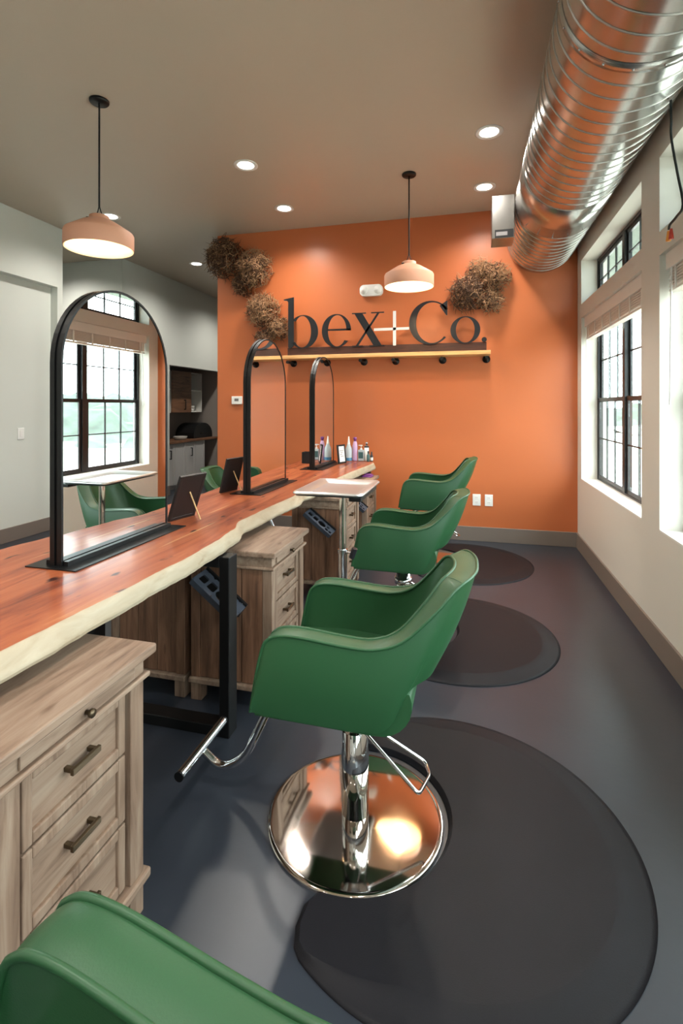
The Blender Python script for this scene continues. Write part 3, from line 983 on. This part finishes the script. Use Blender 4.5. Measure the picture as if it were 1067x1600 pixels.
poly(m, [(-1.397, ZB + .215), (-1.397, ZB + .192), (-1.341, ZB + .192), (-1.343, ZB + .215)])
letter(m, 'letter_e', 'black steel letter e of the wall sign')
m = MB()   # x
poly(m, [(-1.30, ZB + .378), (-1.205, ZB + .378), (-.985, ZB + .012), (-1.08, ZB + .012)])
poly(m, [(-1.01, ZB + .378), (-1.035, ZB + .378), (-1.285, ZB + .012), (-1.255, ZB + .012)])
for a, b in ((-1.329, -1.165), (-1.105, -.955)): poly(m, [(a, ZB + .390), (b, ZB + .390), (b, ZB + .377), (a, ZB + .377)])
for a, b in ((-1.329, -1.2), (-1.125, -.949)): poly(m, [(a, ZB + .013), (b, ZB + .013), (b, ZB), (a, ZB)])
letter(m, 'letter_x', 'black steel letter x of the wall sign')
m = MB()   # +
poly(m, [(-.851, ZB), (-.817, ZB), (-.817, ZB + .388), (-.851, ZB + .388)])
poly(m, [(-1.07, ZB + .172), (-.67, ZB + .172), (-.67, ZB + .201), (-1.07, ZB + .201)])
m.v = [(x, y - .016, z) for x, y, z in m.v]
letter(m, 'plus_sign', 'pale plus sign between the x and C of the wall sign', 'letter_plus')
m = MB()   # C
ring_piece(m, -.435, ZB + .242, .236, .243, .178, .226, .62, 5.52, icx=-.415)
poly(m, [(-.25, ZB + .475), (-.262, ZB + .475), (-.335, ZB + .425), (-.3, ZB + .372), (-.262, ZB + .318), (-.25, ZB + .318)])
letter(m, 'letter_c', 'black steel capital C of the wall sign')
m = MB()   # o
ring_piece(m, -.059, ZB + .148, .159, .149, .099, .139, 0, 2 * PI)
letter(m, 'letter_o', 'black steel letter o of the wall sign')
m = MB()   # .
m.prism([(.14 + .027 * math.cos(2 * PI * k / 20), ZB + .036 + .027 * math.sin(2 * PI * k / 20)) for k in range(20)], XZ, LY0, LY1)
letter(m, 'full_stop', 'round steel full stop ending the wall sign')

# ------------------------------------------------------------------ twig balls on the orange wall
def twig_ball(par, c, r, n, m, seed, depth=.85):
    R = random.Random(seed)
    mb = MB()
    for i in range(int(n * .62)):
        th = R.uniform(0, 2 * PI); ph = R.uniform(-.15, 1.0)
        d = Vector((math.cos(th) * math.cos(ph * PI / 2), -math.sin(ph * PI / 2) * depth, math.sin(th) * math.cos(ph * PI / 2))).normalized()
        sd = d.cross(Vector((R.uniform(-1, 1), R.uniform(-1, 1), R.uniform(-1, 1)))).normalized()
        s2 = d.cross(sd)
        pts = []
        if i % 2:      # strands springing outwards
            L = r * R.uniform(.80, 1.18)
            a0, tw, amp = R.uniform(0, 6.28), R.uniform(2, 5), r * R.uniform(.10, .28)
            for k in range(6):
                t = k / 5
                q = d * L * (.3 + .7 * t) + (sd * math.cos(a0 + tw * t) + s2 * math.sin(a0 + tw * t)) * amp * t
                pts.append(q)
        else:              # strands curling over the surface
            L = r * R.uniform(.5, .97); sw = R.uniform(.5, 1.2); ph2 = R.uniform(0, 6.28)
            for k in range(6):
                t = k / 5 - .5
                q = (d * math.cos(sw * t) + sd * math.sin(sw * t)).normalized() * L * (1 + .05 * math.sin(ph2 + 9 * t)) + s2 * r * .07 * math.sin(ph2 + 11 * t)
                pts.append(q)
        for q in pts:
            q.y = min(q.y, r * .18)
        pts = [tuple(q) for q in pts]
        w_ = R.uniform(.003, .0055)
        mb.tube(pts, w_, 3, cap=False, m=0 if R.random() < .7 else 1, rads=[w_, w_, w_, w_ * .9, w_ * .7, w_ * .35])
    core = mb.build('twig_ball', [m, 'twig' if m == 'twig_dark' else 'twig_dark'], par, c)
    core['kind'] = 'stuff'
TB = [((-2.98, .262), 3.355, .265, 900, 'twig_dark', 'large dark twig ball at the top left edge of orange wall'),
      ((-2.575, .262), 3.20, .245, 800, 'twig', 'twig ball right of the dark one at the top left'),
      ((-2.74, .18), 3.02, .165, 420, 'twig_dark', 'small dark twig ball hanging beneath the upper left pair'),
      ((-2.475, .24), 2.68, .225, 700, 'twig', 'pale brown twig ball just above the middle mirror'),
      ((-2.27, .20), 2.445, .165, 480, 'twig', 'small twig ball touching the letter b'),
      ((-2.45, .18), 2.33, .150, 420, 'twig_dark', 'small lowest twig ball directly above the middle mirror'),
      ((-.03, .24), 2.76, .225, 700, 'twig_dark', 'twig ball above the letter o, left of its cluster'),
      ((.10, .20), 2.98, .17, 380, 'twig', 'spiky twig ball at the top of the right cluster'),
      ((.26, .20), 2.91, .18, 480, 'twig', 'twig ball under the duct, right of its cluster'),
      ((.22, .18), 2.66, .15, 380, 'twig', 'lowest small twig ball of the right cluster')]
CL = [(0, 3, 'cluster of dried twig balls at the top left corner of orange wall'), (3, 6, 'cluster of dried twig balls between the letter b and middle mirror'),
      (6, 10, 'cluster of dried twig balls under the duct, right of the sign')]
for a, b, lab in CL:
    cx, cz = sum(t[0][0] for t in TB[a:b]) / (b - a), sum(t[1] for t in TB[a:b]) / (b - a)
    W_ = empty('twig_cluster', (cx, YB, cz)); tag(W_, lab, 'wall decoration', 'dried twig clusters')
    for i in range(a, b):
        (x, d), z, r, n, m_, _l = TB[i]
        twig_ball(W_, (x - cx, -r * .2 - .01, z - cz), r, n, m_, 20 + i)

# ------------------------------------------------------------------ small wall fittings
E_ = empty('emergency_light', (-1.127, YB, 2.855)); tag(E_, 'white twin head emergency light on orange wall', 'emergency light')
MB().prism(rrect(.135, .065, .05), lambda u, v, d: (u, d, v), -.055, 0).build('housing', 'white_plastic', E_, bevel=.006)
for x in (-.082, .082):
    l_ = MB().lathe([(0, .085), (.03, .083), (.044, .07), (.046, .05), (.046, .0)], 20)
    l_.v = [(x + p[0], -.005 - p[2], p[1]) for p in l_.v]
    h_ = l_.build('lamp_head', 'white_plastic', E_)
    l2 = MB().lathe([(.03, .0845), (.03, .0875), (.0, .089)], 18)
    l2.v = [(x + p[0], -.005 - p[2], p[1]) for p in l2.v]
    l2.build('lens', 'paper', h_)
def plate(name, lab, cat, loc, rot, parts):
    P_ = empty(name, loc); P_.rotation_euler = rot
    tag(P_, lab, cat)
    MB().box(-.043, .043, -.007, 0, -.064, .064).build('cover_plate', 'white_plastic', P_, bevel=.003)
    for b in parts:
        MB().box(*b[1:]).build(b[0], 'paper', P_, bevel=.001)
    return P_
soc = [('socket', -.018, .018, -.010, -.007, .008, .045), ('socket', -.018, .018, -.010, -.007, -.045, -.008)]
for x, lab in ((.062, 'white wall outlet on the orange wall, left of the pair'), (.193, 'white wall outlet on the orange wall, right of the pair')):
    P_ = plate('wall_outlet', lab, 'outlet', (x, YB, .458), (0, 0, 0), soc)
    P_['group'] = 'wall outlets'
    for zz in (.026, -.026):
        for xx in (-.007, .007):
            MB().box(xx - .0012, xx + .0012, -.0104, -.010, zz - .004, zz + .006).build('slot', 'ink', P_)
plate('light_switch', 'white light switch on the left wall', 'light switch', (-4.95, 4.60, 1.19), (0, 0, PI / 2), [('rocker', -.016, .016, -.011, -.007, -.034, .034)])
Th = empty('thermostat', (-2.848, YB, 1.577)); tag(Th, 'small white thermostat with grey screen on orange wall', 'thermostat')
MB().box(-.07, .07, -.028, 0, -.05, .05).build('case', 'white_plastic', Th, bevel=.006)
MB().box(-.028, .028, -.0295, -.028, -.012, .022).build('screen', 'ink', Th)

# ------------------------------------------------------------------ spiral duct, box, cable
DX, DZ, DR = .735, 3.295, .352
D_ = empty('spiral_duct', (DX, 1.0, DZ)); tag(D_, 'large galvanized spiral air duct along the ceiling', 'duct')
def ducty(y0, y1, r, nm, m_='galvanized', seg=64):
    rows = []
    for y in (y0, y1):
        rows.append([(r * math.cos(2 * PI * k / seg), y - 1.0, r * math.sin(2 * PI * k / seg)) for k in range(seg)])
    return MB().grid(rows, True, flip=True).build(nm, m_, D_)
ducty(-3.55, YB - .002, DR, 'duct_tube')
for y0, y1 in ((4.0, 4.62), (2.36, 2.42), (.2, .8)):
    c_ = MB()
    rows = []
    for y, r in ((y0, DR + .001), (y0 + .004, DR + .006), (y1 - .004, DR + .006), (y1, DR + .001)):
        rows.append([(r * math.cos(2 * PI * k / 64), y - 1.0, r * math.sin(2 * PI * k / 64)) for k in range(64)])
    c_.grid(rows, True, flip=True)
    cc = c_.build('coupling_sleeve', 'galvanized', D_)
    for k in range(10):
        a = PI + k / 9 * PI
        MB().lathe([(0, 0), (.006, 0), (.005, .004), (0, .005)], 8).build('screw', 'steel', cc, ((DR + .006) * math.cos(a), y1 - 1.03, (DR + .006) * math.sin(a)), 0, (0, -a + PI / 2, 0))
pitch = .106
pts = []
y = -3.5
ang = 0
while y < YB - .02:
    pts.append((( DR + .001) * math.cos(ang), y - 1.0, (DR + .001) * math.sin(ang)))
    ang += 2 * PI / 40; y += pitch / 40
MB().tube(pts, .0042, 5).build('spiral_seam', 'seam', D_)
B_ = empty('damper_box', (.28, 4.75, 2.98)); tag(B_, 'galvanized control box on the side of the duct', 'box')
MB().box(-.10, .09, -.13, .13, 0, .38).build('box_body', 'galvanized', B_, bevel=.004)
MB().box(-.075, .08, -.1345, -.13, .006, .075).build('label_recess', 'iron', B_)
MB().box(-.065, .03, -.1355, -.1345, .022, .055).build('label_plate', 'ink', B_)
W_ = empty('hanging_cable', (.955, 2.80, 3.01)); tag(W_, 'black cable hanging below the duct with capped wire ends by window', 'cable')
cp = spline([(0, 0, 0), (0, -.005, -.10), (0, -.007, -.19), (0, -.08, -.39), (0, -.147, -.57), (0, -.07, -.60), (0, .01, -.61), (0, .025, -.63)], 5)
MB().tube([tuple(p) for p in cp], .006, 8).build('cable_sheath', 'wire_black', W_)
for y, m_ in ((.03, 'nut_orange'), (-.005, 'nut_red')):
    MB().lathe([(0, 0), (.012, 0), (.011, .012), (.006, .05), (0, .052)], 10).build('wire_nut', m_, W_, (0, y, -.685))

# ------------------------------------------------------------------ recessed downlights, with unseen ones added for fill
DL = [((-1.96, 4.15), 'recessed downlight in the second column from the left, nearer of its pair'), ((-1.98, 5.16), 'recessed downlight near the top of the orange wall, left of the pendant'),
      ((.14, 4.13), 'recessed downlight beside the duct, nearer of its pair'), ((.13, 5.15), 'recessed downlight beside the duct, nearer the orange wall'),
      ((-3.98, 4.88), 'recessed downlight just above the left pendant shade'), ((-4.04, 6.83), 'recessed downlight by the dark twig ball, farthest left'),
      ((-1.97, 0.9), 'added fill downlight out of view, over the worktop'),  # from here down: unseen downlights added to lift the room light
      ((0.0, 0.9), 'added fill downlight out of view, above the near chairs'),
      ((-4.0, 1.2), 'added fill downlight out of view, by the left wall'),
      ((-1.97, -1.4), 'added fill downlight behind the camera, over the worktop line near the rear wall'),
      ((0.0, -1.4), 'added fill downlight behind the camera, near the rear wall on the window side'),
      ((-4.0, -1.4), 'added fill downlight behind the camera, in the rear left corner'),
      ((-5.7, 5.6), 'added fill downlight over the side passage on the left'), ((-4.0, 8.78), 'added fill downlight before the kitchenette, hidden behind the orange wall')]  # both added out of view to brighten the passage wall and kitchenette
trim = MB().lathe([(.070, 0), (.108, 0), (.108, -.004), (.094, -.008), (.074, -.003), (.070, .0)], 32).mesh('trim_ring', 'white_paint')
lens = MB().lathe([(.073, -.0025), (.0, -.0045)], 32).mesh('lens', 'diffuser')
for i, ((x, y), lab) in enumerate(DL):
    L_ = empty('recessed_downlight', (x, y, H - .0005))
    tag(L_, lab, 'downlight', 'recessed ceiling downlights')
    put('trim_ring', trim, L_); put('lens', lens, L_)
    ld = bpy.data.lights.new('downlight_lamp', 'SPOT')
    ld.energy = DOWN_W * 2.2; ld.spot_size = math.radians(150); ld.spot_blend = .9; ld.shadow_soft_size = .07
    ld.color = (1.0, .95, .87)
    lo = bpy.data.objects.new('downlight_lamp', ld); COL.objects.link(lo); lo.parent = L_; lo.location = (0, 0, -.015)

# ------------------------------------------------------------------ pendants
def make_pendant():
    P = empty('pendant_lamp', (0, 0, 0))
    zr = -1.055            # rim relative to ceiling
    out = [(.228, zr), (.230, zr + .01), (.230, zr + .105), (.224, zr + .118), (.12, zr + .185), (.075, zr + .205), (.066, zr + .208), (.066, zr + .232), (.06, zr + .236), (0, zr + .236)]
    s_ = MB(); s_.lathe(out, 48)
    sh = s_.build('shade', 'clay', P)
    i_ = MB(); i_.lathe([(.228, zr), (.224, zr), (.224, zr + .10), (.215, zr + .112), (.115, zr + .175), (.06, zr + .195), (0, zr + .196)], 48)
    i_.build('shade_lining', 'shade_inside', sh)
    MB().lathe([(0, zr + .10), (.02, zr + .105), (.03, zr + .125), (.03, zr + .14), (.02, zr + .17), (.016, zr + .195), (0, zr + .195)], 20).build('bulb', 'bulb', P)
    MB().lathe([(0, 0), (.066, 0), (.066, -.012), (.06, -.02), (0, -.02)], 32).build('canopy', 'black_metal', P)
    MB().tube([(0, 0, -.02), (0, 0, zr + .30)], .0065, 8).build('cord', 'black_metal', P)
    for sy in (-1, 1):
        MB().tube([(0, 0, zr + .31), (sy * .012, 0, zr + .27), (sy * .03, 0, zr + .232)], .004, 6).build('strain_wire', 'black_metal', P)
    MB().lathe([(0, 0), (.012, 0), (.012, .008), (0, .01)], 12).build('shade_screw', 'iron', P, (-.052, -.052, zr + .207))
    return P
P0 = make_pendant()
for i, (x, y, lab) in enumerate([(-2.552, 3.013, 'clay coloured dome pendant lamp over the near arched mirror'), (-.559, 4.69, 'clay coloured dome pendant lamp before the orange wall sign')]):
    p_ = P0 if i == 0 else copy_tree(P0)
    p_.location = (x, y, H - .0005)
    tag(p_, lab, 'pendant lamp', 'dome pendant lamps')
    ld = bpy.data.lights.new('pendant_bulb_light', 'POINT'); ld.energy = PEND_W; ld.color = (1, .74, .46); ld.shadow_soft_size = .035
    lo = bpy.data.objects.new('pendant_bulb_light', ld); COL.objects.link(lo); lo.parent = p_; lo.location = (0, 0, -1.055 + .06)

# ------------------------------------------------------------------ kitchenette
KX = -5.15
for k in range(2):
    K = empty('base_cabinet', (KX, 7.98 + .69 * k, 0)); tag(K, ['white kitchenette base cabinet, left one', 'white kitchenette base cabinet, right one'][k], 'cabinet', 'kitchenette base cabinets')
    MB().box(-.58, -.02, -.34, .34, .08, .83).build('cabinet_body', 'cab_white', K)
    MB().box(-.55, -.06, -.34, .34, 0, .08).build('toe_kick', 'cab_white', K)
    for sy in (-1, 1):
        y0, y1 = (.004, .336) if sy > 0 else (-.336, -.004)
        d = MB().box(-.02, -.006, y0, y1, .09, .82).build('door', 'cab_white', K, bevel=.002)
        MB().box(-.006, .002, y0, y0 + .05, .09, .82).build('door_stile', 'cab_white', d)
        MB().box(-.006, .002, y1 - .05, y1, .09, .82).build('door_stile', 'cab_white', d)
        yy = .05 if sy > 0 else -.05
        if sy < 0:
            hm = MB(); hm.box(.03, .042, -.17 - .01, -.17 + .01, .56, .72); hm.box(.002, .03, -.178, -.162, .56, .575); hm.box(.002, .03, -.178, -.162, .705, .72)
            hm.build('handle', 'black_metal', d)
KT = MB().box(-5.74, KX + .03, 7.43, 9.49, .831, .872).build('kitchenette_worktop', 'oak_door', bevel=.003)
tag(KT, 'brown wooden kitchenette worktop', 'worktop')
U = empty('wall_cabinet', (-5.33, 8.65, 1.385)); tag(U, 'wall cabinet with wooden door and white open shelves in kitchenette', 'cabinet')
sh_ = MB()
for yy in (-.75, -.53, .12, .545): sh_.box(-.33, 0, yy, yy + .02, 0, .78)
for zz in (0, .42, .76): sh_.box(-.33, 0, -.75, .565, zz, zz + .02)
sh_.box(-.33, -.315, -.75, .565, 0, .78)
sh_.build('shelf_frame', 'white_paint', U)
dd = MB().box(.0, .018, -.52, .14, .0, .78).build('door', 'oak_door', U, bevel=.002)
hm = MB(); hm.box(.045, .057, -.12, -.10, .05, .24); hm.box(.018, .045, -.118, -.102, .05, .065); hm.box(.018, .045, -.118, -.102, .225, .24)
hm.build('handle', 'black_metal', dd)
for k in range(4):
    c_ = MB().lathe([(0, .004), (.03, .004), (.032, 0), (.044, .05), (.041, .05), (.03, .008), (0, .008)], 16).build('bowl', 'white_plastic', None, (-5.42, 8.90 + .1 * (k % 2), 1.4055 + (k // 2) * .0505))
    tag(c_, 'small white bowl stacked on the kitchenette open shelf', 'bowl', 'white bowls on the kitchenette shelf')
DM = empty('bread_bin', (-5.42, 9.08, .873)); tag(DM, 'black dome topped appliance on kitchenette worktop', 'appliance')
prof = [(-.36, .0), (-.36, .06)] + [(.36 * -math.cos(PI * k / 14), .06 + .24 * math.sin(PI * k / 14)) for k in range(1, 14)] + [(.36, .06), (.36, 0)]
MB().prism(prof, lambda u, v, d: (d, u, v), -.2, .2, smooth_side=False).build('hood', 'black_soft', DM, bevel=.02)
MB().box(.2, .215, -.1, .1, .08, .1).build('handle', 'iron', DM)
GD = MB().lathe([(0, 0), (.1, 0), (.13, .07), (.125, .07), (.097, .006), (0, .006)], 24).build('glass_dish', 'glass_dish', None, (-5.26, 8.32, .873))
tag(GD, 'pale shallow dish on kitchenette worktop', 'dish')
JR = empty('storage_jar', (-5.35, 7.98, .873)); tag(JR, 'glass jar with dark lid on kitchenette worktop', 'jar')
MB().lathe([(0, 0), (.06, 0), (.062, .01), (.062, .12), (.05, .135), (0, .135)], 18).build('jar_body', 'glass_dish', JR)
MB().lathe([(0, .134), (.055, .134), (.055, .16), (0, .162)], 18).build('lid', 'black_metal', JR)
